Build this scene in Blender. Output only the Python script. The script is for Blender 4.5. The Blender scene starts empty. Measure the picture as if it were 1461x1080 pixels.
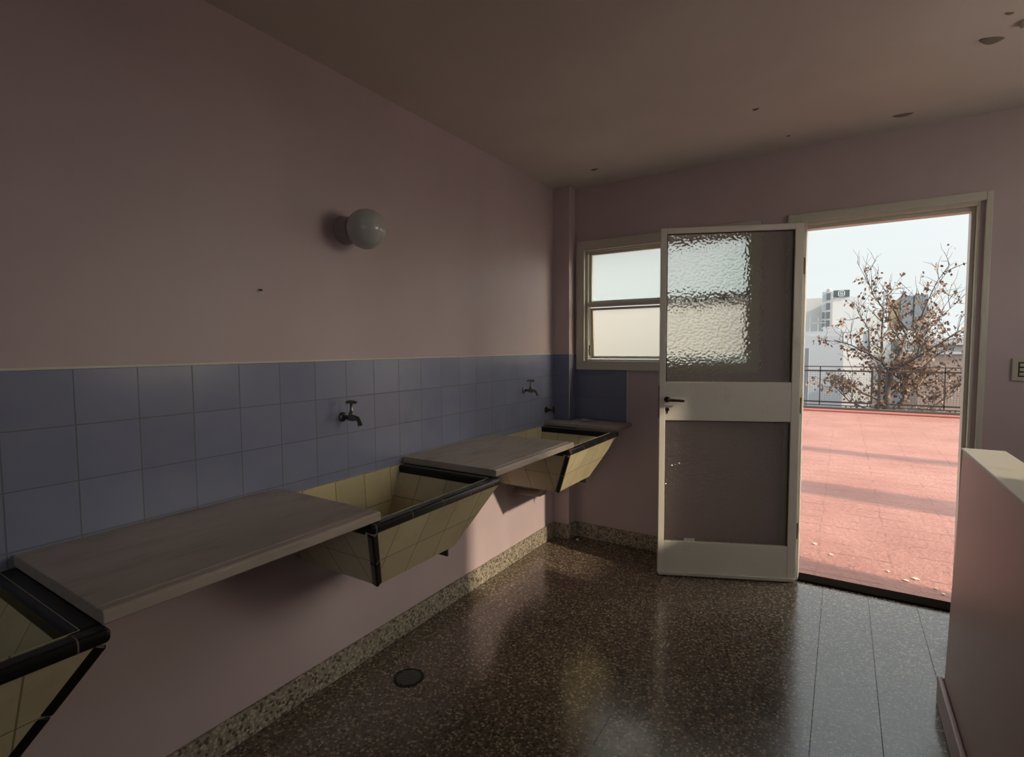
import bpy, bmesh, math, random
from mathutils import Vector, Matrix

# ------------------------------------------------------------------ camera, sky, sun, exposure
scene = bpy.context.scene
COL = scene.collection
rad = math.radians

CAM = (1.7311, -3.363, 1.3575)
YAW, PITCH, ROLL, FPX = 32.4237, -3.4101, -0.3464, 742.81
cam = bpy.data.cameras.new('camera')
cam.sensor_fit = 'HORIZONTAL'
cam.sensor_width = 36.0
cam.lens = FPX / 1461 * 36.0
cam.clip_start, cam.clip_end = 0.02, 2000
camo = bpy.data.objects.new('camera', cam)
COL.objects.link(camo)
y_, p_, r_ = rad(YAW), rad(PITCH), rad(ROLL)
fwd = Vector((-math.sin(y_) * math.cos(p_), math.cos(y_) * math.cos(p_), math.sin(p_)))
rgt = Vector((math.cos(y_), math.sin(y_), 0))
upv = rgt.cross(fwd)
r2 = rgt * math.cos(r_) + upv * math.sin(r_)
u2 = -rgt * math.sin(r_) + upv * math.cos(r_)
camo.matrix_world = Matrix(((r2.x, u2.x, -fwd.x, CAM[0]), (r2.y, u2.y, -fwd.y, CAM[1]), (r2.z, u2.z, -fwd.z, CAM[2]), (0, 0, 0, 1)))
scene.camera = camo

scene.view_settings.view_transform = 'Standard'
scene.view_settings.look = 'None'
scene.view_settings.gamma = 1
scene.view_settings.use_curve_mapping = False
scene.view_settings.exposure = 0.0

HORIZON = (0.86, 0.92, 0.915)      # hazy white winter sky near the horizon
ZENITH = (1.25, 1.35, 1.40)
GLOW = (1.0, 0.88, 0.72)          # unseen bright sky lobe, added to light the room through the door
GLOW_GAIN = 13.5
REAR = (0.85, 1.0, 1.15)           # cool sky boost added behind the camera to fill the room
REAR_GAIN = 0.9
SKY_GAIN = 1.0
SUN_DIR = Vector((0.89, -0.135, 0.455)).normalized()

w = bpy.data.worlds.new('sky')
scene.world = w
w.use_nodes = True
nt = w.node_tree
nt.nodes.clear()
N = nt.nodes.new
out = N('ShaderNodeOutputWorld')
bg = N('ShaderNodeBackground')
tc = N('ShaderNodeTexCoord')
sep = N('ShaderNodeSeparateXYZ')
nt.links.new(tc.outputs['Generated'], sep.inputs[0])
ramp = N('ShaderNodeMapRange')
ramp.inputs['From Min'].default_value = 0.12
ramp.inputs['From Max'].default_value = 0.8
ramp.interpolation_type = 'SMOOTHSTEP'
nt.links.new(sep.outputs['Z'], ramp.inputs['Value'])
mixc = N('ShaderNodeMix')
mixc.data_type = 'RGBA'
mixc.inputs['A'].default_value = HORIZON + (1,)
mixc.inputs['B'].default_value = ZENITH + (1,)
nt.links.new(ramp.outputs['Result'], mixc.inputs['Factor'])
dot = N('ShaderNodeVectorMath')
dot.operation = 'DOT_PRODUCT'
gd = Vector((0.886, 0.413, 0.21)).normalized()
dot.inputs[1].default_value = gd
nrm = N('ShaderNodeVectorMath')
nrm.operation = 'NORMALIZE'
nt.links.new(tc.outputs['Generated'], nrm.inputs[0])
nt.links.new(nrm.outputs[0], dot.inputs[0])
cl = N('ShaderNodeMath')
cl.operation = 'MAXIMUM'
cl.inputs[1].default_value = 0
nt.links.new(dot.outputs['Value'], cl.inputs[0])
pw = N('ShaderNodeMath')
pw.operation = 'POWER'
pw.inputs[1].default_value = 12.0
nt.links.new(cl.outputs[0], pw.inputs[0])
# thin cloud streaks
cn = N('ShaderNodeTexNoise')
cn.inputs['Scale'].default_value = 3.0
cmap = N('ShaderNodeMapping')
cmap.inputs['Scale'].default_value = (1, 1, 9)
nt.links.new(tc.outputs['Generated'], cmap.inputs[0])
nt.links.new(cmap.outputs[0], cn.inputs['Vector'])
cr = N('ShaderNodeMapRange')
cr.inputs['To Min'].default_value = 0.97
cr.inputs['To Max'].default_value = 1.03
nt.links.new(cn.outputs[0], cr.inputs['Value'])
sc1 = N('ShaderNodeVectorMath')
sc1.operation = 'SCALE'
nt.links.new(mixc.outputs['Result'], sc1.inputs[0])
nt.links.new(cr.outputs['Result'], sc1.inputs['Scale'])
gl = N('ShaderNodeVectorMath')
gl.operation = 'SCALE'
gl.inputs[0].default_value = tuple(c * GLOW_GAIN for c in GLOW)
nt.links.new(pw.outputs[0], gl.inputs['Scale'])
ad = N('ShaderNodeVectorMath')
ad.operation = 'ADD'
nt.links.new(sc1.outputs[0], ad.inputs[0])
nt.links.new(gl.outputs[0], ad.inputs[1])
dot2 = N('ShaderNodeVectorMath')
dot2.operation = 'DOT_PRODUCT'
dot2.inputs[1].default_value = Vector((0.25, -0.90, 0.35)).normalized()
nt.links.new(nrm.outputs[0], dot2.inputs[0])
cl2 = N('ShaderNodeMath')
cl2.operation = 'MAXIMUM'
cl2.inputs[1].default_value = 0
nt.links.new(dot2.outputs['Value'], cl2.inputs[0])
gl2 = N('ShaderNodeVectorMath')
gl2.operation = 'SCALE'
gl2.inputs[0].default_value = tuple(c * REAR_GAIN for c in REAR)
nt.links.new(cl2.outputs[0], gl2.inputs['Scale'])
ad2 = N('ShaderNodeVectorMath')
ad2.operation = 'ADD'
nt.links.new(ad.outputs[0], ad2.inputs[0])
nt.links.new(gl2.outputs[0], ad2.inputs[1])
nt.links.new(ad2.outputs[0], bg.inputs['Color'])
bg.inputs['Strength'].default_value = SKY_GAIN
nt.links.new(bg.outputs[0], out.inputs['Surface'])

sun = bpy.data.lights.new('sun', 'SUN')
sun.energy = 8.4
sun.color = (1.0, 0.81, 0.64)
sun.angle = rad(2.2)
suno = bpy.data.objects.new('sun', sun)
COL.objects.link(suno)
suno.rotation_euler = (-SUN_DIR).to_track_quat('-Z', 'Y').to_euler()
suno.location = (20, 5, 20)


def portal(name, loc, rot, sx, sy):
    l = bpy.data.lights.new(name, 'AREA')
    l.shape = 'RECTANGLE'
    l.size, l.size_y = sx, sy
    l.cycles.is_portal = True
    o = bpy.data.objects.new(name, l)
    COL.objects.link(o)
    o.location = loc
    o.rotation_euler = rot
    return o


XW = 3.10 + .10
# area-light portals in the modelled openings: they only steer sky sampling
portal('portal_door', (1.895, 0.12, 1.015), (rad(90), 0, rad(180)), 0.70, 2.0)
portal('portal_window', (0.74, 0.12, 1.645), (rad(90), 0, rad(180)), 1.0, 0.75)
portal('portal_stair', (XW, -1.10, 1.78), (0, rad(90), 0), 0.88, 0.96)
portal('portal_rear', (2.175, -5.62, 1.725), (rad(90), 0, 0), 1.55, 1.05)

# ------------------------------------------------------------------ helpers
random.seed(7)


def obj(name, bm, mats, parent=None, smooth=False, bevel=0.0, seg=2):
    me = bpy.data.meshes.new(name)
    bm.normal_update()
    bm.to_mesh(me)
    bm.free()
    if not isinstance(mats, (list, tuple)):
        mats = [mats]
    for m in mats:
        me.materials.append(m)
    if smooth:
        for p in me.polygons:
            p.use_smooth = True
    o = bpy.data.objects.new(name, me)
    COL.objects.link(o)
    if parent is not None:
        loc = parent.location
        me.transform(Matrix.Translation(-Vector(loc)))
        o.parent = parent
    if bevel:
        b = o.modifiers.new('bevel', 'BEVEL')
        b.width = bevel
        b.segments = seg
        b.limit_method = 'ANGLE'
        b.angle_limit = rad(40)
    return o


def thing(name, loc, label, cat, group=None):
    o = bpy.data.objects.new(name, None)
    o.empty_display_size = 0.05
    COL.objects.link(o)
    o.location = loc
    return tag(o, label, cat, group)


def tag(o, label=None, cat=None, group=None, kind=None):
    if label:
        o['label'] = label
    if cat:
        o['category'] = cat
    if group:
        o['group'] = group
    if kind:
        o['kind'] = kind
    return o


def struct(name, bm, mats, **k):
    o = obj(name, bm, mats, **k)
    o['kind'] = 'structure'
    return o


def box(bm, x0, x1, y0, y1, z0, z1, mi=0):
    v = [bm.verts.new(p) for p in ((x0, y0, z0), (x1, y0, z0), (x1, y1, z0), (x0, y1, z0), (x0, y0, z1), (x1, y0, z1), (x1, y1, z1), (x0, y1, z1))]
    for f in ((3, 2, 1, 0), (4, 5, 6, 7), (0, 1, 5, 4), (1, 2, 6, 5), (2, 3, 7, 6), (3, 0, 4, 7)):
        bm.faces.new([v[i] for i in f]).material_index = mi
    return bm


def B(*a):
    return box(bmesh.new(), *a)


def tube(bm, pts, rs, n=10, cap=True):
    pts = [Vector(p) for p in pts]
    if not isinstance(rs, (list, tuple)):
        rs = [rs] * len(pts)
    rings = []
    ref = None
    for i, p in enumerate(pts):
        t = (pts[min(i + 1, len(pts) - 1)] - pts[max(i - 1, 0)]).normalized()
        if ref is None:
            ref = Vector((0, 0, 1)) if abs(t.z) < 0.9 else Vector((1, 0, 0))
        a = t.cross(ref).normalized()
        b = t.cross(a).normalized()
        ref = a.cross(t)
        rings.append([bm.verts.new(p + (a * math.cos(k * 2 * math.pi / n) + b * math.sin(k * 2 * math.pi / n)) * rs[i]) for k in range(n)])
    for i in range(len(rings) - 1):
        for k in range(n):
            bm.faces.new((rings[i][k], rings[i][(k + 1) % n], rings[i + 1][(k + 1) % n], rings[i + 1][k]))
    if cap:
        bm.faces.new(rings[0])
        bm.faces.new(rings[-1][::-1])
    return bm


def lathe(bm, origin, axis, prof, n=32):
    """prof: list of (distance along axis, radius)"""
    o = Vector(origin)
    t = Vector(axis).normalized()
    ref = Vector((0, 0, 1)) if abs(t.z) < 0.9 else Vector((1, 0, 0))
    a = t.cross(ref).normalized()
    b = t.cross(a).normalized()
    rings = []
    for d, r in prof:
        rings.append([bm.verts.new(o + t * d + (a * math.cos(k * 2 * math.pi / n) + b * math.sin(k * 2 * math.pi / n)) * max(r, 1e-4)) for k in range(n)])
    for i in range(len(rings) - 1):
        for k in range(n):
            bm.faces.new((rings[i][k], rings[i][(k + 1) % n], rings[i + 1][(k + 1) % n], rings[i + 1][k]))
    bm.faces.new(rings[0])
    bm.faces.new(rings[-1][::-1])
    bmesh.ops.recalc_face_normals(bm, faces=bm.faces)
    return bm


def bar(bm, p0, p1, w_, h_, side=None):
    """rectangular bar from p0 to p1"""
    p0, p1 = Vector(p0), Vector(p1)
    t = (p1 - p0).normalized()
    a = Vector(side) if side is not None else (Vector((0, 0, 1)) if abs(t.z) < 0.9 else Vector((1, 0, 0)))
    a = (a - t * a.dot(t)).normalized()
    b = t.cross(a)
    v = []
    for p in (p0, p1):
        for sa, sb in ((-1, -1), (1, -1), (1, 1), (-1, 1)):
            v.append(bm.verts.new(p + a * sa * h_ / 2 + b * sb * w_ / 2))
    for f in ((0, 1, 2, 3), (7, 6, 5, 4), (0, 4, 5, 1), (1, 5, 6, 2), (2, 6, 7, 3), (3, 7, 4, 0)):
        bm.faces.new([v[i] for i in f])
    bmesh.ops.recalc_face_normals(bm, faces=bm.faces)
    return bm


def prism(bm, poly, z0, z1):
    lo = [bm.verts.new((x, y, z0)) for x, y in poly]
    hi = [bm.verts.new((x, y, z1)) for x, y in poly]
    n = len(poly)
    bm.faces.new(lo[::-1])
    bm.faces.new(hi)
    for i in range(n):
        bm.faces.new((lo[i], lo[(i + 1) % n], hi[(i + 1) % n], hi[i]))
    bmesh.ops.recalc_face_normals(bm, faces=bm.faces)
    return bm


# ------------------------------------------------------------------ materials
class Mat:
    def __init__(self, name, color=(.5, .5, .5), rough=.5, metal=0.0, spec=.5):
        self.m = bpy.data.materials.new(name)
        self.m.use_nodes = True
        self.nt = self.m.node_tree
        self.b = self.nt.nodes['Principled BSDF']
        self.b.inputs['Base Color'].default_value = tuple(color) + (1,)
        self.b.inputs['Roughness'].default_value = rough
        self.b.inputs['Metallic'].default_value = metal
        self.b.inputs['Specular IOR Level'].default_value = spec
        self._pos = None

    def n(self, t, **k):
        nd = self.nt.nodes.new(t)
        for a, v in k.items():
            setattr(nd, a, v)
        return nd

    def link(self, a, b):
        self.nt.links.new(a, b)

    def pos(self):
        if self._pos is None:
            self._pos = self.n('ShaderNodeNewGeometry').outputs['Position']
        return self._pos

    def obj(self):
        return self.n('ShaderNodeTexCoord').outputs['Object']

    def noise(self, scale, detail=4, rough=.55, vec=None, stretch=None):
        v = vec or self.pos()
        if stretch:
            mp = self.n('ShaderNodeMapping')
            mp.inputs['Scale'].default_value = stretch
            self.link(v, mp.inputs[0])
            v = mp.outputs[0]
        t = self.n('ShaderNodeTexNoise')
        t.inputs['Scale'].default_value = scale
        t.inputs['Detail'].default_value = detail
        t.inputs['Roughness'].default_value = rough
        self.link(v, t.inputs['Vector'])
        return t.outputs[0]

    def rng(self, sock, a, b, c=0., d=1.):
        r = self.n('ShaderNodeMapRange')
        for i, v in zip(('From Min', 'From Max', 'To Min', 'To Max'), (a, b, c, d)):
            r.inputs[i].default_value = v
        self.link(sock, r.inputs['Value'])
        return r.outputs['Result']

    def mix(self, fac, a, b):
        x = self.n('ShaderNodeMix', data_type='RGBA')
        for nm, v in (('Factor', fac), ('A', a), ('B', b)):
            if isinstance(v, (tuple, list)):
                x.inputs[nm].default_value = tuple(v) + (1,)
            elif isinstance(v, (int, float)):
                x.inputs[nm].default_value = v
            else:
                self.link(v, x.inputs[nm])
        return x.outputs['Result']

    def math(self, op, a, b=0.0, c=None):
        x = self.n('ShaderNodeMath', operation=op)
        for i, v in enumerate((a, b, c)):
            if v is None:
                continue
            if isinstance(v, (int, float)):
                x.inputs[i].default_value = v
            else:
                self.link(v, x.inputs[i])
        return x.outputs[0]

    def color(self, s):
        self.link(s, self.b.inputs['Base Color'])
        return self

    def rough(self, s):
        self.link(s, self.b.inputs['Roughness'])
        return self

    def bump(self, h, strength=.3, dist=.01):
        b = self.n('ShaderNodeBump')
        b.inputs['Strength'].default_value = strength
        b.inputs['Distance'].default_value = dist
        self.link(h, b.inputs['Height'])
        self.link(b.outputs[0], self.b.inputs['Normal'])
        return self

    def gridmask(self, sock, period, offset, width):
        """1 on the joint lines of a regular grid along one coordinate"""
        f = self.math('FRACT', self.math('DIVIDE', self.math('SUBTRACT', sock, offset), period))
        d = self.math('MINIMUM', f, self.math('SUBTRACT', 1.0, f))
        return self.math('LESS_THAN', d, width / 2 / period), f

    def cellrand(self, a, b, pa, oa, pb, ob):
        ca = self.math('FLOOR', self.math('DIVIDE', self.math('SUBTRACT', a, oa), pa))
        cb = self.math('FLOOR', self.math('DIVIDE', self.math('SUBTRACT', b, ob), pb))
        c = self.n('ShaderNodeCombineXYZ')
        self.link(ca, c.inputs[0])
        self.link(cb, c.inputs[1])
        wn = self.n('ShaderNodeTexWhiteNoise')
        wn.noise_dimensions = '2D'
        self.link(c.outputs[0], wn.inputs['Vector'])
        return wn.outputs['Value']


def paint(name, color, rough=.55, var=.06, bscale=14, bstr=.12, dirt=None):
    M = Mat(name, color, rough)
    n1 = M.noise(1.7, 5)
    n2 = M.noise(bscale, 3)
    dark = tuple(c * (1 - var * 1.6) for c in color)
    light = tuple(min(1, c * (1 + var)) for c in color)
    c = M.mix(M.rng(n1, .3, .7), dark, light)
    if dirt:
        n3 = M.noise(5, 8, .7)
        c = M.mix(M.math('MULTIPLY', M.rng(n3, .58, .75), .5), c, dirt)
    M.color(c)
    M.bump(n2, bstr, .004)
    return M.m


def plain(name, color, rough=.5, metal=0.0, var=.1, scale=20):
    M = Mat(name, color, rough, metal)
    n1 = M.noise(scale, 4, vec=M.obj())
    M.color(M.mix(n1, tuple(c * (1 - var) for c in color), tuple(min(1, c * (1 + var)) for c in color)))
    return M.m


TILE = 0.15
TILE_Y0 = -1.7729
TILE_TOP = 1.308


def wall_tile(name, axis, off, color):
    M = Mat(name, color, .22)
    s = M.n('ShaderNodeSeparateXYZ')
    M.link(M.pos(), s.inputs[0])
    a = s.outputs[axis]
    m1, _ = M.gridmask(a, TILE, off, .0034)
    m2, _ = M.gridmask(s.outputs[2], TILE, TILE_TOP, .0034)
    m = M.math('MAXIMUM', m1, m2)
    rnd = M.cellrand(a, s.outputs[2], TILE, off, TILE, TILE_TOP)
    c = M.mix(M.rng(rnd, 0, 1, 0, 1), tuple(x * .93 for x in color), tuple(x * 1.06 for x in color))
    c = M.mix(M.rng(M.noise(9, 5), .35, .75, 0, .25), c, (.33, .33, .37))
    c = M.mix(m, c, (.15, .155, .18))
    M.color(c)
    M.rough(M.math('MAXIMUM', M.math('MULTIPLY', m, .8), .25))
    M.bump(M.math('ADD', M.math('SUBTRACT', 1.0, m), M.math('MULTIPLY', M.noise(6, 2), .35)), .25, .002)
    return M.m


def uv_tile(name, color, joint, period=.15):
    """glazed cream tiles laid out in metres along the panel UVs"""
    M = Mat(name, color, .25)
    uv = M.n('ShaderNodeUVMap').outputs[0]
    s = M.n('ShaderNodeSeparateXYZ')
    M.link(uv, s.inputs[0])
    m1, _ = M.gridmask(s.outputs[0], period, .0, .0035)
    m2, _ = M.gridmask(s.outputs[1], period, .0, .0035)
    m = M.math('MAXIMUM', m1, m2)
    rnd = M.cellrand(s.outputs[0], s.outputs[1], period, 0, period, 0)
    c = M.mix(rnd, tuple(x * .9 for x in color), tuple(x * 1.05 for x in color))
    c = M.mix(M.rng(M.noise(7, 6, .65), .5, .8, 0, .45), c, (.30, .22, .11))
    c = M.mix(m, c, joint)
    M.color(c)
    M.rough(M.math('MAXIMUM', M.math('MULTIPLY', m, .8), .28))
    M.bump(M.math('SUBTRACT', 1.0, m), .3, .0015)
    return M.m


def terrazzo(name, base, chips, scale, tile=None, rough=(.22, .42)):
    M = Mat(name, base, .3, 0, 1.0 if tile else .4)
    v = M.n('ShaderNodeTexVoronoi')
    v.inputs['Scale'].default_value = scale
    M.link(M.pos(), v.inputs['Vector'])
    sp = M.n('ShaderNodeSeparateColor')
    M.link(v.outputs['Color'], sp.inputs[0])
    r = M.n('ShaderNodeValToRGB')
    r.color_ramp.interpolation = 'CONSTANT'
    els = r.color_ramp.elements
    els[0].position, els[0].color = 0, chips[0] + (1,)
    els[1].position, els[1].color = 1 / len(chips), chips[1] + (1,)
    for i, c in enumerate(chips[2:], 2):
        e = els.new(i / len(chips))
        e.color = c + (1,)
    M.link(sp.outputs[0], r.inputs[0])
    big = M.rng(v.outputs['Distance'], .48, .62)
    c = M.mix(big, r.outputs[0], base)
    n1 = M.noise(1.1, 3, .5)
    c = M.mix(M.rng(n1, .3, .75, 0, .25), c, tuple(x * .7 for x in base))
    ro = M.rng(M.noise(5, 6, .65), .3, .7, rough[0], rough[1])
    if tile:
        s = M.n('ShaderNodeSeparateXYZ')
        M.link(M.pos(), s.inputs[0])
        m1, _ = M.gridmask(s.outputs[0], tile, 1.672, .0026)
        m2, _ = M.gridmask(s.outputs[1], tile, -.05, .0025)
        m = M.math('MAXIMUM', m1, M.math('MULTIPLY', m2, .2))
        c = M.mix(M.math('MULTIPLY', m, .7), c, (.035, .03, .025))
        ro = M.math('MAXIMUM', ro, M.math('MULTIPLY', m, .7))
        M.bump(M.math('SUBTRACT', M.math('MULTIPLY', n1, .3), m), .15, .002)
    else:
        M.bump(v.outputs['Distance'], .25, .004)
    M.color(c)
    M.rough(ro)
    return M.m


PINK = (.53, .425, .437)
m_wall = paint('mauve_wall_paint', PINK, .5, .05)
m_wall_stair = paint('mauve_stair_paint', (.52, .40, .385), .42, .05)
m_ceil = paint('ceiling_whitewash', (.64, .585, .54), .7, .05, 9)
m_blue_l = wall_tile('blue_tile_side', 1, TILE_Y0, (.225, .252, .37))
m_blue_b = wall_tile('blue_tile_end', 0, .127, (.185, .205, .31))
m_cap = paint('cream_cap_paint', (.62, .60, .52), .4, .05, dirt=(.35, .31, .24))
m_frame = paint('cream_enamel', (.60, .575, .49), .35, .06, 30, .05, dirt=(.34, .30, .22))
m_door = paint('door_enamel', (.74, .71, .625), .33, .05, 30, .05, dirt=(.42, .37, .28))
m_rust = plain('rusty_edge', (.10, .06, .035), .8)
m_cream = uv_tile('cream_tile', (.57, .50, .31), (.25, .20, .11))
M = Mat('black_glazed_rim', (.009, .0085, .008), .24, 0, .35)
s = M.n('ShaderNodeSeparateXYZ')
M.link(M.obj(), s.inputs[0])
jm, _ = M.gridmask(s.outputs[1], .158, -.335, .0026)
M.color(M.mix(jm, (.011, .0105, .010), (.13, .125, .115)))
M.rough(M.math('MAXIMUM', M.math('MULTIPLY', jm, .8), .24))
m_rim = M.m
m_black = Mat('black_glazed_trim', (.009, .0085, .008), .28, 0, .3).m
m_floor = terrazzo('brown_terrazzo', (.125, .098, .07), [(.32, .26, .18), (.05, .04, .03), (.19, .14, .095), (.42, .355, .26), (.075, .058, .042), (.25, .19, .13), (.04, .033, .026), (.15, .115, .085)], 100, .209, (.13, .25))
m_base = terrazzo('granite_terrazzo', (.27, .235, .175), [(.44, .39, .30), (.08, .068, .055), (.31, .265, .20), (.50, .455, .37), (.17, .145, .11)], 88, None, (.5, .7))
m_chrome = Mat('dull_chrome', (.22, .215, .21), .3, 1.0).m
m_brass = Mat('dark_bronze', (.06, .042, .03), .38, .85).m
m_iron = plain('painted_iron', (.045, .035, .03), .6)
m_globe = Mat('opal_glass', (.46, .465, .45), .12).m
m_porcelain = Mat('lamp_socket', (.34, .28, .28), .5).m
m_switch = Mat('ivory_plastic', (.50, .47, .38), .4).m
m_pipe = plain('grey_drain_pipe', (.30, .25, .22), .5)
m_flake = plain('peeled_paint', (.20, .16, .13), .9)
m_hole = plain('bare_plaster', (.06, .045, .035), .95)
m_paper = Mat('white_scrap', (.75, .75, .70), .7).m

# stone slab
M = Mat('grey_marble', (.45, .42, .38), .38)
n1 = M.noise(3.2, 8, .65, stretch=(1, .35, 1))
n2 = M.noise(14, 6, .7, stretch=(1, .3, 1))
c = M.mix(M.rng(n1, .3, .7), (.32, .27, .225), (.48, .42, .365))
c = M.mix(M.rng(n2, .52, .72, 0, .55), c, (.22, .185, .15))
M.color(c)
M.rough(M.rng(n2, .3, .7, .32, .5))
M.bump(n2, .08, .002)
m_slab = M.m

# terrace membrane
M = Mat('red_terrace_membrane', (.46, .22, .2), .6)
s = M.n('ShaderNodeSeparateXYZ')
M.link(M.pos(), s.inputs[0])
na = M.noise(1.3, 6, .6)
nb = M.noise(26, 5, .7)
warp = M.math('ADD', s.outputs[1], M.math('MULTIPLY', M.noise(2.5, 3), .05))
warpx = M.math('ADD', s.outputs[0], M.math('MULTIPLY', M.noise(2.9, 3), .05))
g1, _ = M.gridmask(warp, .20, .1, .014)
g2, _ = M.gridmask(warpx, .40, .05, .012)
jm = M.math('MULTIPLY', M.math('MAXIMUM', g1, M.math('MULTIPLY', g2, .6)), M.rng(M.noise(3.7, 3), .4, .6))
c = M.mix(M.rng(na, .3, .7), (.255, .108, .084), (.345, .168, .136))
c = M.mix(M.rng(nb, .55, .75, 0, .5), c, (.44, .27, .215))
c = M.mix(M.rng(M.noise(60, 4, .7), .62, .72, 0, .6), c, (.12, .05, .04))
c = M.mix(M.math('MULTIPLY', jm, .7), c, (.15, .055, .045))
M.color(c)
M.bump(M.math('SUBTRACT', M.math('MULTIPLY', nb, 1.2), jm), .8, .014)
m_terrace = M.m
m_curb = paint('red_upstand_paint', (.36, .12, .09), .6, .08)


# glass
def hammered():
    m = bpy.data.materials.new('hammered_glass')
    m.use_nodes = True
    t = m.node_tree
    t.nodes.clear()
    o = t.nodes.new('ShaderNodeOutputMaterial')
    rf = t.nodes.new('ShaderNodeBsdfRefraction')
    rf.inputs['IOR'].default_value = 1.30
    rf.inputs['Roughness'].default_value = 0.06
    rf.inputs['Color'].default_value = (.97, .98, .97, 1)
    g = t.nodes.new('ShaderNodeNewGeometry')
    v = t.nodes.new('ShaderNodeTexVoronoi')
    v.feature = 'SMOOTH_F1'
    v.inputs['Scale'].default_value = 74
    v.inputs['Smoothness'].default_value = 1
    t.links.new(g.outputs['Position'], v.inputs['Vector'])
    b = t.nodes.new('ShaderNodeBump')
    b.inputs['Strength'].default_value = 1.0
    b.inputs['Distance'].default_value = .0155
    t.links.new(v.outputs['Distance'], b.inputs['Height'])
    t.links.new(b.outputs[0], rf.inputs['Normal'])
    gl_ = t.nodes.new('ShaderNodeBsdfGlossy')
    gl_.inputs['Roughness'].default_value = .12
    t.links.new(b.outputs[0], gl_.inputs['Normal'])
    df = t.nodes.new('ShaderNodeBsdfDiffuse')
    df.inputs['Color'].default_value = (.36, .35, .33, 1)
    tr = t.nodes.new('ShaderNodeBsdfTransparent')
    mx1 = t.nodes.new('ShaderNodeMixShader')
    mx1.inputs[0].default_value = .05
    t.links.new(rf.outputs[0], mx1.inputs[1])
    t.links.new(gl_.outputs[0], mx1.inputs[2])
    mx2 = t.nodes.new('ShaderNodeMixShader')
    mx2.inputs[0].default_value = .16
    t.links.new(mx1.outputs[0], mx2.inputs[1])
    t.links.new(df.outputs[0], mx2.inputs[2])
    mx3 = t.nodes.new('ShaderNodeMixShader')
    mx3.inputs[0].default_value = .08
    t.links.new(mx2.outputs[0], mx3.inputs[1])
    t.links.new(tr.outputs[0], mx3.inputs[2])
    t.links.new(mx3.outputs[0], o.inputs['Surface'])
    return m


def frosted(tint, tint2):
    m = bpy.data.materials.new('frosted_glass')
    m.use_nodes = True
    t = m.node_tree
    t.nodes.clear()
    o = t.nodes.new('ShaderNodeOutputMaterial')
    rf = t.nodes.new('ShaderNodeBsdfRefraction')
    rf.inputs['IOR'].default_value = 1.18
    rf.inputs['Roughness'].default_value = 0.75
    rf.inputs['Color'].default_value = tint + (1,)
    tl = t.nodes.new('ShaderNodeBsdfTranslucent')
    tl.inputs['Color'].default_value = tint2 + (1,)
    gl_ = t.nodes.new('ShaderNodeBsdfGlossy')
    gl_.inputs['Roughness'].default_value = .35
    mx = t.nodes.new('ShaderNodeMixShader')
    mx.inputs[0].default_value = .35
    t.links.new(rf.outputs[0], mx.inputs[1])
    t.links.new(tl.outputs[0], mx.inputs[2])
    mx2 = t.nodes.new('ShaderNodeMixShader')
    mx2.inputs[0].default_value = .06
    t.links.new(mx.outputs[0], mx2.inputs[1])
    t.links.new(gl_.outputs[0], mx2.inputs[2])
    t.links.new(mx2.outputs[0], o.inputs['Surface'])
    return m


def clear_skin():
    m = bpy.data.materials.new('glass_back_face')
    m.use_nodes = True
    t = m.node_tree
    t.nodes.clear()
    o = t.nodes.new('ShaderNodeOutputMaterial')
    tr = t.nodes.new('ShaderNodeBsdfTransparent')
    tr.inputs['Color'].default_value = (.98, .99, .98, 1)
    t.links.new(tr.outputs[0], o.inputs['Surface'])
    return m


def hazy():
    m = bpy.data.materials.new('hazy_glass')
    m.use_nodes = True
    t = m.node_tree
    t.nodes.clear()
    o = t.nodes.new('ShaderNodeOutputMaterial')
    tr = t.nodes.new('ShaderNodeBsdfTransparent')
    tr.inputs['Color'].default_value = (.92, .93, .90, 1)
    tl = t.nodes.new('ShaderNodeBsdfTranslucent')
    tl.inputs['Color'].default_value = (.74, .77, .78, 1)
    mx = t.nodes.new('ShaderNodeMixShader')
    mx.inputs[0].default_value = .60
    t.links.new(tr.outputs[0], mx.inputs[1])
    t.links.new(tl.outputs[0], mx.inputs[2])
    t.links.new(mx.outputs[0], o.inputs['Surface'])
    return m


m_hazy = hazy()
m_hammered = hammered()
m_frosted = frosted((.86, .93, .92), (.70, .78, .78))
m_frosted_warm = frosted((.93, .88, .78), (.74, .68, .57))  # tan tint puts warm terrace light into the lower pane's colour
m_clear = clear_skin()


def pane_bm(x0, x1, y0, y1, z0, z1, active='y0'):
    """glass sheet: the patterned face carries the optics, the smooth faces are clear"""
    bm = B(x0, x1, y0, y1, z0, z1)
    bm.normal_update()
    for f in bm.faces:
        f.material_index = 0 if f.normal.y < -.5 else 1
    return bm


# ------------------------------------------------------------------ the room
H = 2.456
XR = 3.10          # right wall
YB = -5.5          # rear wall
WT = .2            # outer wall thickness
PW, PD = .127, .098     # corner pillar
DX0, DX1, DZ = 1.505, 2.272, 2.055     # rough door opening
WX0, WX1, WZ0, WZ1 = .185, 1.275, 1.235, 2.045   # rough window opening
ST_X, ST_Y = 2.21, -.87     # stairwell

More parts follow.
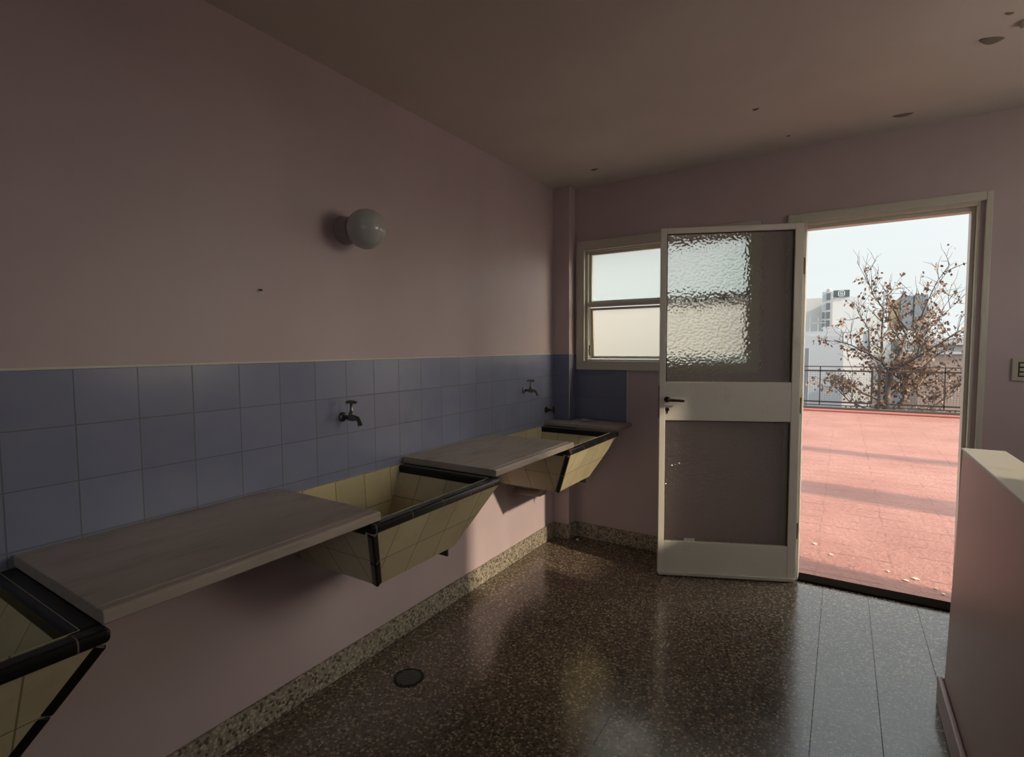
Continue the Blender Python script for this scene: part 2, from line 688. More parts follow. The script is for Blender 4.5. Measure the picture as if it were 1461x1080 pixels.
bm = bmesh.new()
box(bm, 0, ST_X, YB, 0, -.12, 0)
box(bm, ST_X, XR, ST_Y, 0, -.12, 0)
box(bm, ST_X, XR, YB, -4.3, -.12, 0)
struct('floor', bm, m_floor)
struct('ceiling', B(-.2, XR + .2, YB - .2, WT, H, H + .2), m_ceil)
struct('wall_left', B(-.2, 0, YB - .2, WT, -2.2, H), m_wall)
RY0, RY1, RZ0, RZ1 = -1.60, -.60, 1.32, 2.24      # stair window opening in the right wall
bm = bmesh.new()
box(bm, XR, XR + .2, YB - .2, RY0, -2.2, H)
box(bm, XR, XR + .2, RY1, WT, -2.2, H)
box(bm, XR, XR + .2, RY0, RY1, -2.2, RZ0)
box(bm, XR, XR + .2, RY0, RY1, RZ1, H)
struct('wall_right', bm, m_wall)
bm = bmesh.new()
box(bm, 0, WX0, 0, WT, -.12, H)
box(bm, WX0, WX1, 0, WT, -.12, WZ0)
box(bm, WX0, WX1, 0, WT, WZ1, H)
box(bm, WX1, DX0, 0, WT, -.12, H)
box(bm, DX0, DX1, 0, WT, DZ, H)
box(bm, DX1, XR, 0, WT, -.12, H)
struct('wall_back', bm, m_wall)
bm = bmesh.new()
box(bm, 0, 1.4, YB - .2, YB, -2.2, H)
box(bm, 2.95, XR, YB - .2, YB, -2.2, H)
box(bm, 1.4, 2.95, YB - .2, YB, -2.2, 1.2)
box(bm, 1.4, 2.95, YB - .2, YB, 2.25, H)
struct('wall_rear', bm, m_wall)
struct('trim_1', B(0, PW, -PD, 0, 0, H), m_wall)     # corner pillar

# stair flight going down behind the half wall
bm = bmesh.new()
for i in range(11):
    y1 = ST_Y - .02 - i * .28
    box(bm, ST_X + .02, XR, y1 - .28, y1, -2.2, -.17 * (i + 1))
struct('trim_2', bm, m_floor)

# half wall of the stair, leaning slightly outwards towards its top
bm = bmesh.new()
zt = .975


def halfwall(bm, xl0, xl1, xr0, xr1, y0, y1, z0, z1):
    v = [bm.verts.new(p) for p in ((xl0, y0, z0), (xr0, y0, z0), (xr0, y1, z0), (xl0, y1, z0), (xl1, y0, z1), (xr1, y0, z1), (xr1, y1, z1), (xl1, y1, z1))]
    for f in ((3, 2, 1, 0), (4, 5, 6, 7), (0, 1, 5, 4), (1, 2, 6, 5), (2, 3, 7, 6), (3, 0, 4, 7)):
        bm.faces.new([v[i] for i in f])


halfwall(bm, 2.083, 2.108, ST_X, 2.222, -4.3, -.905, 0, zt)
struct('wall_stair', bm, m_wall_stair, bevel=.006)
bm = bmesh.new()
halfwall(bm, 2.105, 2.105, 2.226, 2.226, -4.3, -.900, zt, zt + .008)
struct('trim_3', bm, m_cap, bevel=.003)
bm = bmesh.new()
box(bm, 2.066, 2.083, -4.3, -.888, 0, .105)
box(bm, 2.083, ST_X, -.905, -.888, 0, .105)
struct('baseboard_stair', bm, m_wall_stair, bevel=.006)

# baseboards of coarse terrazzo
struct('baseboard_left', B(0, .016, YB, -PD, 0, .105), m_base, bevel=.004)
bm = bmesh.new()
box(bm, .016, PW + .014, -PD - .014, -PD, 0, .105)
box(bm, PW, PW + .014, -PD, 0, 0, .105)
box(bm, PW + .014, DX0 - .06, -.014, 0, 0, .105)
struct('baseboard_back', bm, m_base, bevel=.004)
struct('baseboard_right', B(2.32, XR, -.014, 0, 0, .105), m_base, bevel=.004)

# glazed blue tile bands
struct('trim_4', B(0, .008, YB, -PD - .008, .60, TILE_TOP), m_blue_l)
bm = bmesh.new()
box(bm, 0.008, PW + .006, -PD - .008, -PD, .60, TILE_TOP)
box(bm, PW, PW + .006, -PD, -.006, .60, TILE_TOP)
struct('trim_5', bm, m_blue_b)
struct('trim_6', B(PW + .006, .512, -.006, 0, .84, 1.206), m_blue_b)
bm = bmesh.new()
box(bm, .512, .518, -.009, 0, .84, 1.2)
box(bm, PW + .004, PW + .009, -PD - .010, -PD - .006, .86, TILE_TOP)
box(bm, 0, .0095, YB, -PD - .008, TILE_TOP, TILE_TOP + .006)
struct('trim_7', bm, m_cap)

# window_1: fixed upper light over a hopper
win = thing('window_1', (.728, 0, 1.2), 'cream framed two light window of frosted glass beside open door', 'window')
win['kind'] = 'structure'
bm = bmesh.new()
WO = (.145, 1.312, 1.200, 2.084)
WI = (.205, 1.262, 1.262, 2.020)
for x0, x1, z0, z1 in ((WO[0], WI[0], WO[2], WO[3]), (WI[1], WO[1], WO[2], WO[3]), (WI[0], WI[1], WO[2], WI[2]), (WI[0], WI[1], WI[3], WO[3])):
    box(bm, x0, x1, -.022, 0, z0, z1)
for x0, x1, z0, z1 in ((WX0, .225, WZ0, WZ1), (1.245, WX1, WZ0, WZ1), (.225, 1.245, WZ0, 1.272), (.225, 1.245, 2.010, WZ1)):
    box(bm, x0, x1, 0, .10, z0, z1)
obj('window_frame', bm, m_frame, win, bevel=.003)
obj('mullion', B(.225, 1.245, -.004, .055, 1.634, 1.662), m_frame, win, bevel=.002)
bm = bmesh.new()
for x0, x1, z0, z1 in ((.225, .245, 1.662, 2.010), (1.225, 1.245, 1.662, 2.010), (.245, 1.225, 1.992, 2.010), (.245, 1.225, 1.662, 1.676)):
    box(bm, x0, x1, .018, .048, z0, z1)
us = obj('sash', bm, m_frame, win, bevel=.002)
o = obj('pane', pane_bm(.245, 1.225, .030, .034, 1.676, 1.992), [m_frosted, m_clear], None)
o.parent = us
o.data.transform(Matrix.Translation(-Vector(win.location)))
bm = bmesh.new()
hop = bmesh.new()
for x0, x1, z0, z1 in ((.232, .252, 1.278, 1.628), (1.218, 1.238, 1.278, 1.628), (.252, 1.218, 1.278, 1.294), (.252, 1.218, 1.612, 1.628)):
    box(hop, x0, x1, .018, .046, z0, z1)
pn = pane_bm(.252, 1.218, .030, .034, 1.294, 1.612)
R_ = Matrix.Translation((0, .032, 1.628)) @ Matrix.Rotation(rad(4), 4, 'X') @ Matrix.Translation((0, -.032, -1.628))
hop.transform(R_)
pn.transform(R_)
hs = obj('sash', hop, m_frame, win, bevel=.002)
o = obj('pane', pn, [m_frosted_warm, m_clear], None)
o.parent = hs
o.data.transform(Matrix.Translation(-Vector(win.location)))
o = obj('latch', tube(bmesh.new(), [(.236, .004, 1.30), (.236, -.004, 1.335), (.240, -.004, 1.37)], .005, 8), m_iron, win, smooth=True)
bm.free()

# stair window in the right wall: hazy glass that lets a soft share of the sun through
rw = thing('window_2', (XR, -1.1, RZ0), 'cream framed hazy glass window above the stair in the right wall', 'window')
rw['kind'] = 'structure'
bm = bmesh.new()
for ya, yb, za, zb in ((RY0, RY0 + .04, RZ0, RZ1), (RY1 - .04, RY1, RZ0, RZ1), (RY0 + .04, RY1 - .04, RZ0, RZ0 + .04), (RY0 + .04, RY1 - .04, RZ1 - .04, RZ1)):
    box(bm, XR + .04, XR + .09, ya, yb, za, zb)
obj('window_frame', bm, m_frame, rw)
bm = B(XR + .06, XR + .064, RY0 + .04, RY1 - .04, RZ0 + .04, RZ1 - .04)
bm.normal_update()
for f in bm.faces:
    f.material_index = 0 if f.normal.x < -.5 else 1
obj('pane', bm, [m_hazy, m_clear], rw)

# unseen rear window behind the camera, added as fill light for the room
rw = thing('rear_fill_window', (2.175, YB, 1.2), 'steel framed unseen rear window added to fill the room with light', 'window')
rw['kind'] = 'structure'
bm = bmesh.new()
for x0, x1, z0, z1 in ((1.4, 1.45, 1.2, 2.25), (2.9, 2.95, 1.2, 2.25), (1.45, 2.9, 1.2, 1.25), (1.45, 2.9, 2.2, 2.25), (2.155, 2.195, 1.25, 2.2)):
    box(bm, x0, x1, YB - .1, YB - .02, z0, z1)
obj('window_frame', bm, m_frame, rw)

# door frame
DF = (1.451, 2.314, 2.088)
bm = bmesh.new()
box(bm, DF[0], 1.512, -.022, 0, 0, DF[2])
box(bm, 2.290, DF[1], -.022, 0, 0, DF[2])
box(bm, 1.512, 2.290, -.022, 0, 2.046, DF[2])
box(bm, DX0, 1.545, 0, .10, 0, DZ)
box(bm, 2.262, DX1, 0, .10, 0, DZ)
box(bm, 2.245, 2.262, .035, .10, 0, DZ)
box(bm, 1.545, 2.262, 0, .10, 2.030, DZ)
box(bm, 1.545, 2.245, .035, .10, 2.010, 2.030)
struct('trim_8', bm, m_frame, bevel=.003)
bm = bmesh.new()
box(bm, 1.545, 2.245, -.004, .10, .0, .012)
box(bm, DX0, DX1, .10, .203, -.06, -.026)
MS = Mat('dark_sill', (.013, .010, .008), 1.0, 0, 0)
struct('trim_9', bm, MS.m, bevel=.003)

# ------------------------------------------------------------------ door leaf (swung into the room)
hinge = Vector((1.522, -.012, 0))
dirv = Vector((.819 - 1.516, -.298 - .008, 0)).normalized()
LW = .765
LT = .034
door = thing('door_1', hinge, 'cream metal door with hammered glass panes swung open into the room', 'door')
door['kind'] = 'structure'
ang = math.atan2(dirv.y, dirv.x)
DM = Matrix.Translation(hinge) @ Matrix.Rotation(ang, 4, 'Z')
# leaf coordinates: x from hinge to free edge, +y is the room side after rotation of ~204 degrees


def leaf(name, bm, m, parent=None, **k):
    bm.transform(DM)
    o = obj(name, bm, m, parent=door, **k)
    if parent is not None and parent is not door:
        o.parent = parent
    return o


zB, zT = .012, 2.032
bm = bmesh.new()
ST = .034
for x0, x1, z0, z1 in ((0, .046, zB, zT), (LW - ST, LW, zB, zT), (.046, LW - ST, 2.000, zT)):
    box(bm, x0, x1, 0, LT, z0, z1)
lf = leaf('leaf_frame', bm, m_door, bevel=.003)
leaf('lock_panel', B(.046, LW - ST, .004, LT - .002, .928, 1.152), m_door, bevel=.002)
leaf('kick_panel', B(.046, LW - ST, .004, LT - .002, zB + .016, .210), m_door, bevel=.002)
leaf('weather_bar', B(.004, LW - .004, .001, LT + .010, zB - .004, zB + .016), m_frame, bevel=.003)


def leaf_pane(z0, z1):
    # patterned side faces the room (+y in leaf coordinates)
    bm = B(.046, LW - ST, .012, .017, z0, z1)
    bm.normal_update()
    for f in bm.faces:
        f.material_index = 0 if f.normal.y > .5 else 1
    return leaf('glass_pane', bm, [m_hammered, m_clear])


leaf_pane(1.152, 2.000)
leaf_pane(.210, .928)
bm = bmesh.new()
for z0, z1 in ((1.152, 2.000), (.210, .928)):
    box(bm, .046, .052, .017, .026, z0, z1)
    box(bm, LW - ST - .006, LW - ST, .017, .026, z0, z1)
    box(bm, .052, LW - ST - .006, .017, .026, z1 - .006, z1)
leaf('glazing_bead', bm, m_rust)
# lever handle, rose and keyhole plate
bm = lathe(bmesh.new(), (.722, LT - .004, 1.050), (0, 1, 0), [(0, .017), (.006, .017), (.010, .010), (.045, .009)], 20)
hd = leaf('handle', bm, m_brass, smooth=True)
bm = tube(bmesh.new(), [(.722, LT + .036, 1.050), (.700, LT + .041, 1.050), (.66, LT + .041, 1.047), (.632, LT + .038, 1.045)], [.0085, .0085, .0075, .006], 12)
leaf('lever', bm, m_brass, parent=hd, smooth=True)
bm = lathe(bmesh.new(), (.720, LT - .004, .992), (0, 1, 0), [(0, .012), (.004, .012), (.006, .009)], 18)
box(bm, .7165, .7235, LT - .003, LT + .001, .968, .990)
leaf('keyhole_plate', bm, m_brass)
for z in (.30, 1.02, 1.80):
    bm = tube(bmesh.new(), [(-.006, LT * .5, z - .045), (-.006, LT * .5, z + .045)], .008, 10)
    leaf('hinge', bm, m_rust, smooth=True)
bm = B(LW, LW + .002, .006, LT - .006, .94, 1.13)
leaf('lock_plate', bm, m_rust)
o = leaf('paint_scrap', B(.553, .614, .0172, .0185, .210, .228), m_paper)
tag(o, 'small white scrap stuck at the foot of the lower pane')

# ------------------------------------------------------------------ washing basins
HB, HBOT = .3475, .210      # half lengths at rim and at bottom
XF, XBOT, ZR, ZS, ZBOT = .550, .412, .822, .796, .550


def panel(bm, uvl, a, b, c, d, flip=False, du=0., mi=0):
    """quad a b c d (a-b along the top), UV in metres measured from the top edge"""
    P = [Vector(q) for q in (a, b, c, d)]
    u = (P[1] - P[0]).normalized()
    nrm = (P[1] - P[0]).cross(P[3] - P[0]).normalized()
    v = nrm.cross(u)
    vs = [bm.verts.new(q) for q in P]
    f = bm.faces.new(vs[::-1] if flip else vs)
    f.material_index = mi
    order = P[::-1] if flip else P
    for lp, q in zip(f.loops, order):
        e = q - P[0]
        lp[uvl].uv = (e.dot(u) + du, e.dot(v) + .004)
    return f


def make_basin(yc, label, far_trim=False, near_trim=True):
    root = thing('laundry_basin', (0, yc, ZBOT), label, 'laundry sink', 'cream tiled laundry basins along the left wall')
    bm = bmesh.new()
    uvl = bm.loops.layers.uv.new('UVMap')
    y0, y1, b0, b1 = yc - HB, yc + HB, yc - HBOT, yc + HBOT
    xf = XF - .006
    x0 = .009
    # outer shell
    panel(bm, uvl, (xf, y0, ZS), (xf, y1, ZS), (XBOT, b1, ZBOT), (XBOT, b0, ZBOT), du=.03)
    panel(bm, uvl, (x0, y0, ZS), (xf, y0, ZS), (XBOT, b0, ZBOT), (x0, b0, ZBOT), du=.07)
    panel(bm, uvl, (xf, y1, ZS), (x0, y1, ZS), (x0, b1, ZBOT), (XBOT, b1, ZBOT), du=.03)
    panel(bm, uvl, (XBOT, b0, ZBOT), (XBOT, b1, ZBOT), (x0, b1, ZBOT), (x0, b0, ZBOT))
    # inner shell
    t = .034
    ix, iy0, iy1, ib0, ib1, zi, xi0, ixb = xf - t, y0 + t, y1 - t, b0 + .02, b1 - .02, ZBOT + .035, .024, XBOT - .035
    panel(bm, uvl, (xi0, iy0, ZR), (xi0, iy1, ZR), (xi0 + .015, ib1, zi), (xi0 + .015, ib0, zi), du=.05)
    panel(bm, uvl, (ix, iy1, ZR), (ix, iy0, ZR), (ixb, ib0, zi), (ixb, ib1, zi), du=.05)
    panel(bm, uvl, (xi0, iy1, ZR), (ix, iy1, ZR), (ixb, ib1, zi), (xi0 + .015, ib1, zi), du=.02)
    panel(bm, uvl, (ix, iy0, ZR), (xi0, iy0, ZR), (xi0 + .015, ib0, zi), (ixb, ib0, zi), du=.02)
    panel(bm, uvl, (xi0 + .015, ib0, zi), (xi0 + .015, ib1, zi), (ixb, ib1, zi), (ixb, ib0, zi))
    # top lip between the shells (under the rim)
    panel(bm, uvl, (x0, y0, ZS), (x0, y0, ZR), (xi0, iy0, ZR), (xi0, iy0, ZS))
    panel(bm, uvl, (x0, y0, ZR), (x0, y1, ZR), (xi0, iy1, ZR), (xi0, iy0, ZR))
    panel(bm, uvl, (xf, y0, ZS), (xf, y1, ZS), (ix, iy1, ZS + .02), (ix, iy0, ZS + .02))
    panel(bm, uvl, (x0, y0, ZS), (xf, y0, ZS), (ix, iy0, ZS + .02), (xi0, iy0, ZS + .02))
    panel(bm, uvl, (x0, y1, ZS), (xf, y1, ZS), (ix, iy1, ZS + .02), (xi0, iy1, ZS + .02))
    panel(bm, uvl, (x0, y0, ZS), (x0, y1, ZS), (x0, y1, ZR), (x0, y0, ZR))
    obj('basin_body', bm, m_cream, root)
    # black bullnose rim: front run of short pieces, one run on each side
    obj('front_rim', B(XF - .038, XF + .002, y0 - .003, y1 + .003, ZS - .004, ZR), m_rim, root, bevel=.011, seg=4)
    for ya in (y0 - .003, y1 - .055):
        rim = B(.010, XF - .036, ya, ya + .058, ZS - .010, ZR - .001)
        obj('side_rim', rim, m_black, root, bevel=.008, seg=3)
    # black trim down the front corners
    for yt, yb, s_, on in ((y0, b0, -1, near_trim), (y1, b1, 1, far_trim)):
        if on:
            bm = bmesh.new()
            p0, p1 = Vector((xf - .011, yt - s_ * .011, ZS - .002)), Vector((XBOT - .010, yb - s_ * .009, ZBOT + .002))
            m_ = p0.lerp(p1, .52)
            bar(bm, p0, m_ + (p0 - p1).normalized() * .0008, .026, .026, (1, 0, 0))
            bar(bm, m_ - (p0 - p1).normalized() * .0008, p1, .026, .026, (1, 0, 0))
            obj('corner_trim', bm, m_black, root, bevel=.006, seg=3)
    # iron support brackets and the waste pipe
    yy = b1 - .035
    bm = bmesh.new()
    box(bm, .0, .405, yy - .016, yy + .016, ZBOT - .006, ZBOT - .001)
    box(bm, .0, .405, yy - .003, yy + .003, ZBOT - .034, ZBOT - .005)
    obj('bracket', bm, m_iron, root)
    bm = tube(bmesh.new(), [(.21, yc, ZBOT + .002), (.21, yc, ZBOT - .045), (.20, yc, ZBOT - .075), (.17, yc, ZBOT - .092), (.13, yc, ZBOT - .096), (.001, yc, ZBOT - .098)], [.024, .024, .023, .022, .021, .021], 14)
    obj('waste_pipe', bm, m_pipe, root, smooth=True)
    return root


make_basin(-1.941, 'cream tiled laundry basin in the middle, between two stone slabs')
make_basin(-.600, 'cream tiled laundry basin nearest the back wall, under the corner tap')
make_basin(-3.305, 'cream tiled laundry basin cut off by the left edge of the photo', far_trim=True)


# stone worktops
def slab(y0, y1, label):
    z0, z1 = ZR + .001, ZR + .031
    prof = [(.009, z0), (.532, z0), (.535, z0 + .004), (.535, z1 - .005), (.530, z1 - .001), (.512, z1), (.509, z1 - .0035), (.504, z1 - .0035), (.501, z1 - .0005), (.009, z1 - .0005)]
    bm = bmesh.new()
    lo = [bm.verts.new((x, y0, z)) for x, z in prof]
    hi = [bm.verts.new((x, y1, z)) for x, z in prof]
    bm.faces.new(lo)
    bm.faces.new(hi[::-1])
    for k in range(len(prof)):
        k2 = (k + 1) % len(prof)
        bm.faces.new((lo[k], hi[k], hi[k2], lo[k2]))
    bmesh.ops.recalc_face_normals(bm, faces=bm.faces)
    o = obj('stone_slab', bm, m_slab, bevel=.002)
    tag(o, label, 'countertop', 'grey stone slabs between the basins')
    return o


slab(-2.962, -2.243, 'largest grey stone slab in the foreground, left of the middle basin')
slab(-1.607, -.868, 'grey stone slab between the middle basin and the corner basin')
bm = prism(bmesh.new(), [(.009, -.243), (.548, -.243), (.548, -.008), (PW + .008, -.008), (PW + .008, -PD - .010), (.009, -PD - .010)], ZR + .001, ZR + .027)
o = obj('stone_ledge', bm, m_slab, bevel=.004)
tag(o, 'narrow stone ledge at the corner below the blue tiles and window', 'ledge')
o = obj('soap_dish', lathe(bmesh.new(), (.255, -.10, ZR + .0275), (0, 0, 1), [(0, .030), (.003, .036), (.012, .042), (.014, .042), (.013, .036), (.005, .030), (.004, .002)], 24), m_globe, smooth=True)
o.scale = (1, 1, 1)
tag(o, 'small pale dish lying on the stone ledge under the window', 'dish')


# ------------------------------------------------------------------ taps
def tap(y, z, label):
    r = thing('water_tap', (.008, y, z), label, 'tap', 'wall taps above the basins')
    x = .008
    obj('flange', lathe(bmesh.new(), (x, y, z), (1, 0, 0), [(0, .020), (.004, .020), (.010, .013), (.012, .010)], 24), m_chrome, r, smooth=True)
    bm = lathe(bmesh.new(), (x + .008, y, z), (1, 0, 0), [(0, .0095), (.030, .0095), (.034, .014), (.056, .014), (.062, .010), (.072, .009)], 20)
    obj('valve_body', bm, m_chrome, r, smooth=True)
    bm = tube(bmesh.new(), [(x + .070, y, z), (x + .088, y, z - .002), (x + .098, y, z - .014), (x + .103, y, z - .030)], [.0095, .0095, .009, .0095], 14)
    obj('spout', bm, m_chrome, r, smooth=True)
    bm = lathe(bmesh.new(), (x + .053, y, z + .008), (0, 0, 1), [(0, .013), (.012, .012), (.016, .008), (.030, .006), (.052, .0055)], 18)
    obj('stem', bm, m_chrome, r, smooth=True)
    bm = tube(bmesh.new(), [(x + .053 - .024, y - .006, z + .061), (x + .053 - .012, y - .003, z + .064), (x + .053 + .012, y + .003, z + .064), (x + .053 + .024, y + .006, z + .061)], [.0055, .0068, .0068, .0055], 12)
    obj('handle', bm, m_chrome, r, smooth=True)


tap(-1.945, 1.078, 'dull metal tap on blue tiles above the middle basin')
tap(-.512, 1.083, 'dull metal tap on blue tiles above the corner basin')
r = thing('stopcock', (.008, -.212, .925), 'small dark stopcock low on the blue tiles beside the corner', 'valve')
obj('flange', lathe(bmesh.new(), (.008, -.212, .925), (1, 0, 0), [(0, .022), (.005, .022), (.012, .012), (.030, .010)], 20), m_brass, r, smooth=True)
obj('stem', tube(bmesh.new(), [(.036, -.212, .925), (.068, -.212, .925)], .005, 10), m_brass, r, smooth=True)
obj('handle', tube(bmesh.new(), [(.066, -.212, .896), (.068, -.212, .91), (.068, -.212, .94), (.066, -.212, .954)], [.005, .0065, .0065, .005], 10), m_brass, r, smooth=True)

# ------------------------------------------------------------------ wall lamp, switch, drain
r = thing('wall_lamp', (0, -1.905, 1.835), 'white opal glass globe lamp on the pink wall', 'lamp')
obj('socket', lathe(bmesh.new(), (0, -1.905, 1.838), (1, 0, 0), [(0, .058), (.008, .058), (.014, .052), (.045, .050), (.055, .047)], 32), m_porcelain, r, smooth=False)
cx = .128
prof = [(cx - .078 * math.cos(a), .078 * math.sin(a)) for a in [rad(v) for v in range(40, 181, 7)]]
obj('globe', lathe(bmesh.new(), (0, -1.905, 1.828), (1, 0, 0), prof, 40), m_globe, r, smooth=True)

r = thing('light_switch', (2.47, 0, 1.24), 'ivory plastic light switch with three rockers right of the door', 'switch')
obj('plate', B(2.410, 2.530, -.012, 0, 1.186, 1.292), m_switch, r, bevel=.003)
obj('gap_shade', B(2.431, 2.509, -.0128, -.0118, 1.204, 1.275), m_iron, r)  # dark plate stands in for the shade between the rockers
for k in range(3):
    zc = 1.239 + (k - 1) * .0215
    obj('rocker', B(2.436, 2.504, -.019, -.012, zc - .0070, zc + .0070), m_switch, r, bevel=.002)

r = thing('floor_drain', (.255, -1.848, 0), 'round metal floor drain grate in the brown floor', 'drain')
obj('rim', lathe(bmesh.new(), (.255, -1.848, 0), (0, 0, 1), [(0, .062), (.002, .062), (.002, .05)], 36), plain('drain_well', (.012, .011, .010), .7), r)
bm = bmesh.new()
for k in range(-4, 5):
    hw = math.sqrt(.050 ** 2 - (k * .0105) ** 2)
    d_ = Vector((.70, .71, 0))
    pz = Vector((.255, -1.848, .0028)) + Vector((-.71, .70, 0)) * k * .0105
    bar(bm, pz - d_ * hw, pz + d_ * hw, .0048, .0016)
obj('grate', bm, plain('grate_metal', (.15, .14, .125), .5), r)


# ------------------------------------------------------------------ peeling ceiling paint and bits
def flake(x, y, lx, ly, rot, droop, label):
    r = thing('paint_flake', (x, y, H), label, 'paint flake', 'peeling paint on the ceiling')
    bm = bmesh.new()
    n = 12
    rows = []
    ly *= .62
    droop *= .8
    rnd = random.Random(int(x * 1000))
    for i in range(n + 1):
        t = i / n
        w_ = math.sin(math.pi * t) ** .7 * ly
        cx_ = (t - .5) * lx
        a = bm.verts.new((cx_, -w_ * .5 + rnd.uniform(-.1, .1) * ly * .3, -.0015))
        b = bm.verts.new((cx_, w_ * .1, -.0015 - droop * .45 * math.sin(math.pi * t)))
        c_ = bm.verts.new((cx_ + rnd.uniform(-.1, .1) * ly * .2, w_ * .6, -.0015 - droop * math.sin(math.pi * t)))
        rows.append((a, b, c_))
    for p, q in zip(rows, rows[1:]):
        for j in (0, 1):
            bm.faces.new((p[j], q[j], q[j + 1], p[j + 1]))
    bm.transform(Matrix.Translation((x, y, H)) @ Matrix.Rotation(rot, 4, 'Z'))
    o = obj('curl', bm, m_flake, r)
    sd = o.modifiers.new('thick', 'SOLIDIFY')
    sd.thickness = .0012
    bm = bmesh.new()
    v = [bm.verts.new(((math.cos(a) * lx * .40 * (1 + .12 * math.sin(3 * a + x))), math.sin(a) * ly * .30 * (1 + .15 * math.cos(2 * a + y)), -.0008)) for a in [k * math.pi / 9 for k in range(18)]]
    bm.faces.new(v[::-1])
    g = bmesh.ops.extrude_face_region(bm, geom=bm.faces[:])
    bmesh.ops.translate(bm, verts=[q for q in g['geom'] if isinstance(q, bmesh.types.BMVert)], vec=(0, 0, .0008))
    bm.transform(Matrix.Translation((x, y, H)) @ Matrix.Rotation(rot, 4, 'Z'))
    obj('bare_patch', bm, m_hole, r)


flake(1.942, -.206, .085, .022, rad(4), .010, 'dark paint flake on ceiling close above the door top')
flake(2.153, -.796, .085, .034, rad(25), .016, 'largest paint flake on ceiling at the upper right')
flake(2.225, -.862, .060, .030, rad(70), .014, 'paint flake on ceiling cut by the right photo edge')
flake(2.167, -.960, .030, .008, rad(25), .006, 'thin small paint flake on ceiling at top right')
flake(.404, -.310, .050, .009, rad(10), .010, 'small paint flake on ceiling above the window, nearest the corner')
flake(1.359, -.657, .032, .010, rad(0), .007, 'small paint flake on ceiling in the middle, above the door leaf')
flake(1.461, -.227, .018, .007, rad(15), .005, 'tiny paint flake on ceiling just left of the door')

o = obj('wall_nail', tube(bmesh.new(), [(-.004, -2.284, 1.565), (.016, -2.284, 1.562)], [.0025, .003], 8), m_iron)
tag(o, 'small dark nail in the pink wall left of the globe lamp', 'nail')
o = obj('plaster_chip', B(.178, .192, -.088, -.074, 0, .007), m_paper, bevel=.002)
tag(o, 'white plaster chip on the floor by the corner pillar', 'plaster chip')

# ------------------------------------------------------------------ terrace
TZ = -.03
struct('floor_terrace', B(-9, 14, .205, 9.45, TZ - .3, TZ), m_terrace)
bm = bmesh.new()
box(bm, -9, 12, 9.38, 9.46, TZ, TZ + .05)
struct('trim_10', bm, m_curb, bevel=.02)
struct('trim_11', B(-9, 12, 9.46, 9.62, TZ - .3, TZ + .085), plain('parapet_stone', (.06, .048, .04), .9))

# two roof stacks to the right of the doorway, whose shadows lie as bands across the terrace
m_conc = paint('stack_render', (.48, .44, .40), .8, .06)
for xs, yc_, hw_, hh, lab in ((5.2, 1.895, .25, 2.9, 'wider rendered roof stack standing nearer the door on the terrace'), (6.4, 3.90, .15, 3.3, 'slender rendered roof stack standing farther from the door on the terrace')):
    p = thing('roof_stack', (xs, yc_, TZ), lab, 'chimney', 'roof stacks on the terrace')
    obj('shaft', B(xs - .15, xs + .15, yc_ - hw_, yc_ + hw_, TZ, hh), m_conc, p, bevel=.01)
    obj('cap', B(xs - .2, xs + .2, yc_ - hw_ - .03, yc_ + hw_ + .03, hh, hh + .07), m_conc, p, bevel=.01)

# litter on the red terrace
lit = random.Random(3)
spots = [(1.70, .62), (1.60, .78), (2.00, .50), (2.13, .46), (2.215, .36), (2.08, .40), (2.24, .30)]
m_leaf_dry = plain('dry_leaf', (.55, .47, .36), .8)
lab = ['pale dry leaf on red terrace at the far left of the doorway litter', 'pale dry leaf lying alone near the left door jamb', 'large pale leaf scrap on terrace in mid doorway', 'pale leaf scrap on terrace right of the doorway middle', 'pale leaf scrap on terrace by the right door jamb', 'leaf crumb on terrace just beyond the sill', 'leaf crumb on terrace against the right jamb']
for (x, y), L in zip(spots, lab):
    bm = bmesh.new()
    a0 = lit.uniform(0, 6)
    s_ = lit.uniform(.010, .020)
    cs = [bm.verts.new((x + math.cos(a0 + k * math.pi / 4) * s_ * (1.3 if k % 4 == 0 else .7), y + math.sin(a0 + k * math.pi / 4) * s_ * .8, TZ + .003 + .004 * (k % 2))) for k in range(8)]
    bm.faces.new(cs)
    g = bmesh.ops.extrude_face_region(bm, geom=bm.faces[:])
    bmesh.ops.translate(bm, verts=[q for q in g['geom'] if isinstance(q, bmesh.types.BMVert)], vec=(0, 0, -.0025))
    o = obj('dry_leaf', bm, m_leaf_dry)
    tag(o, L, 'leaf', 'dry leaves on the terrace')

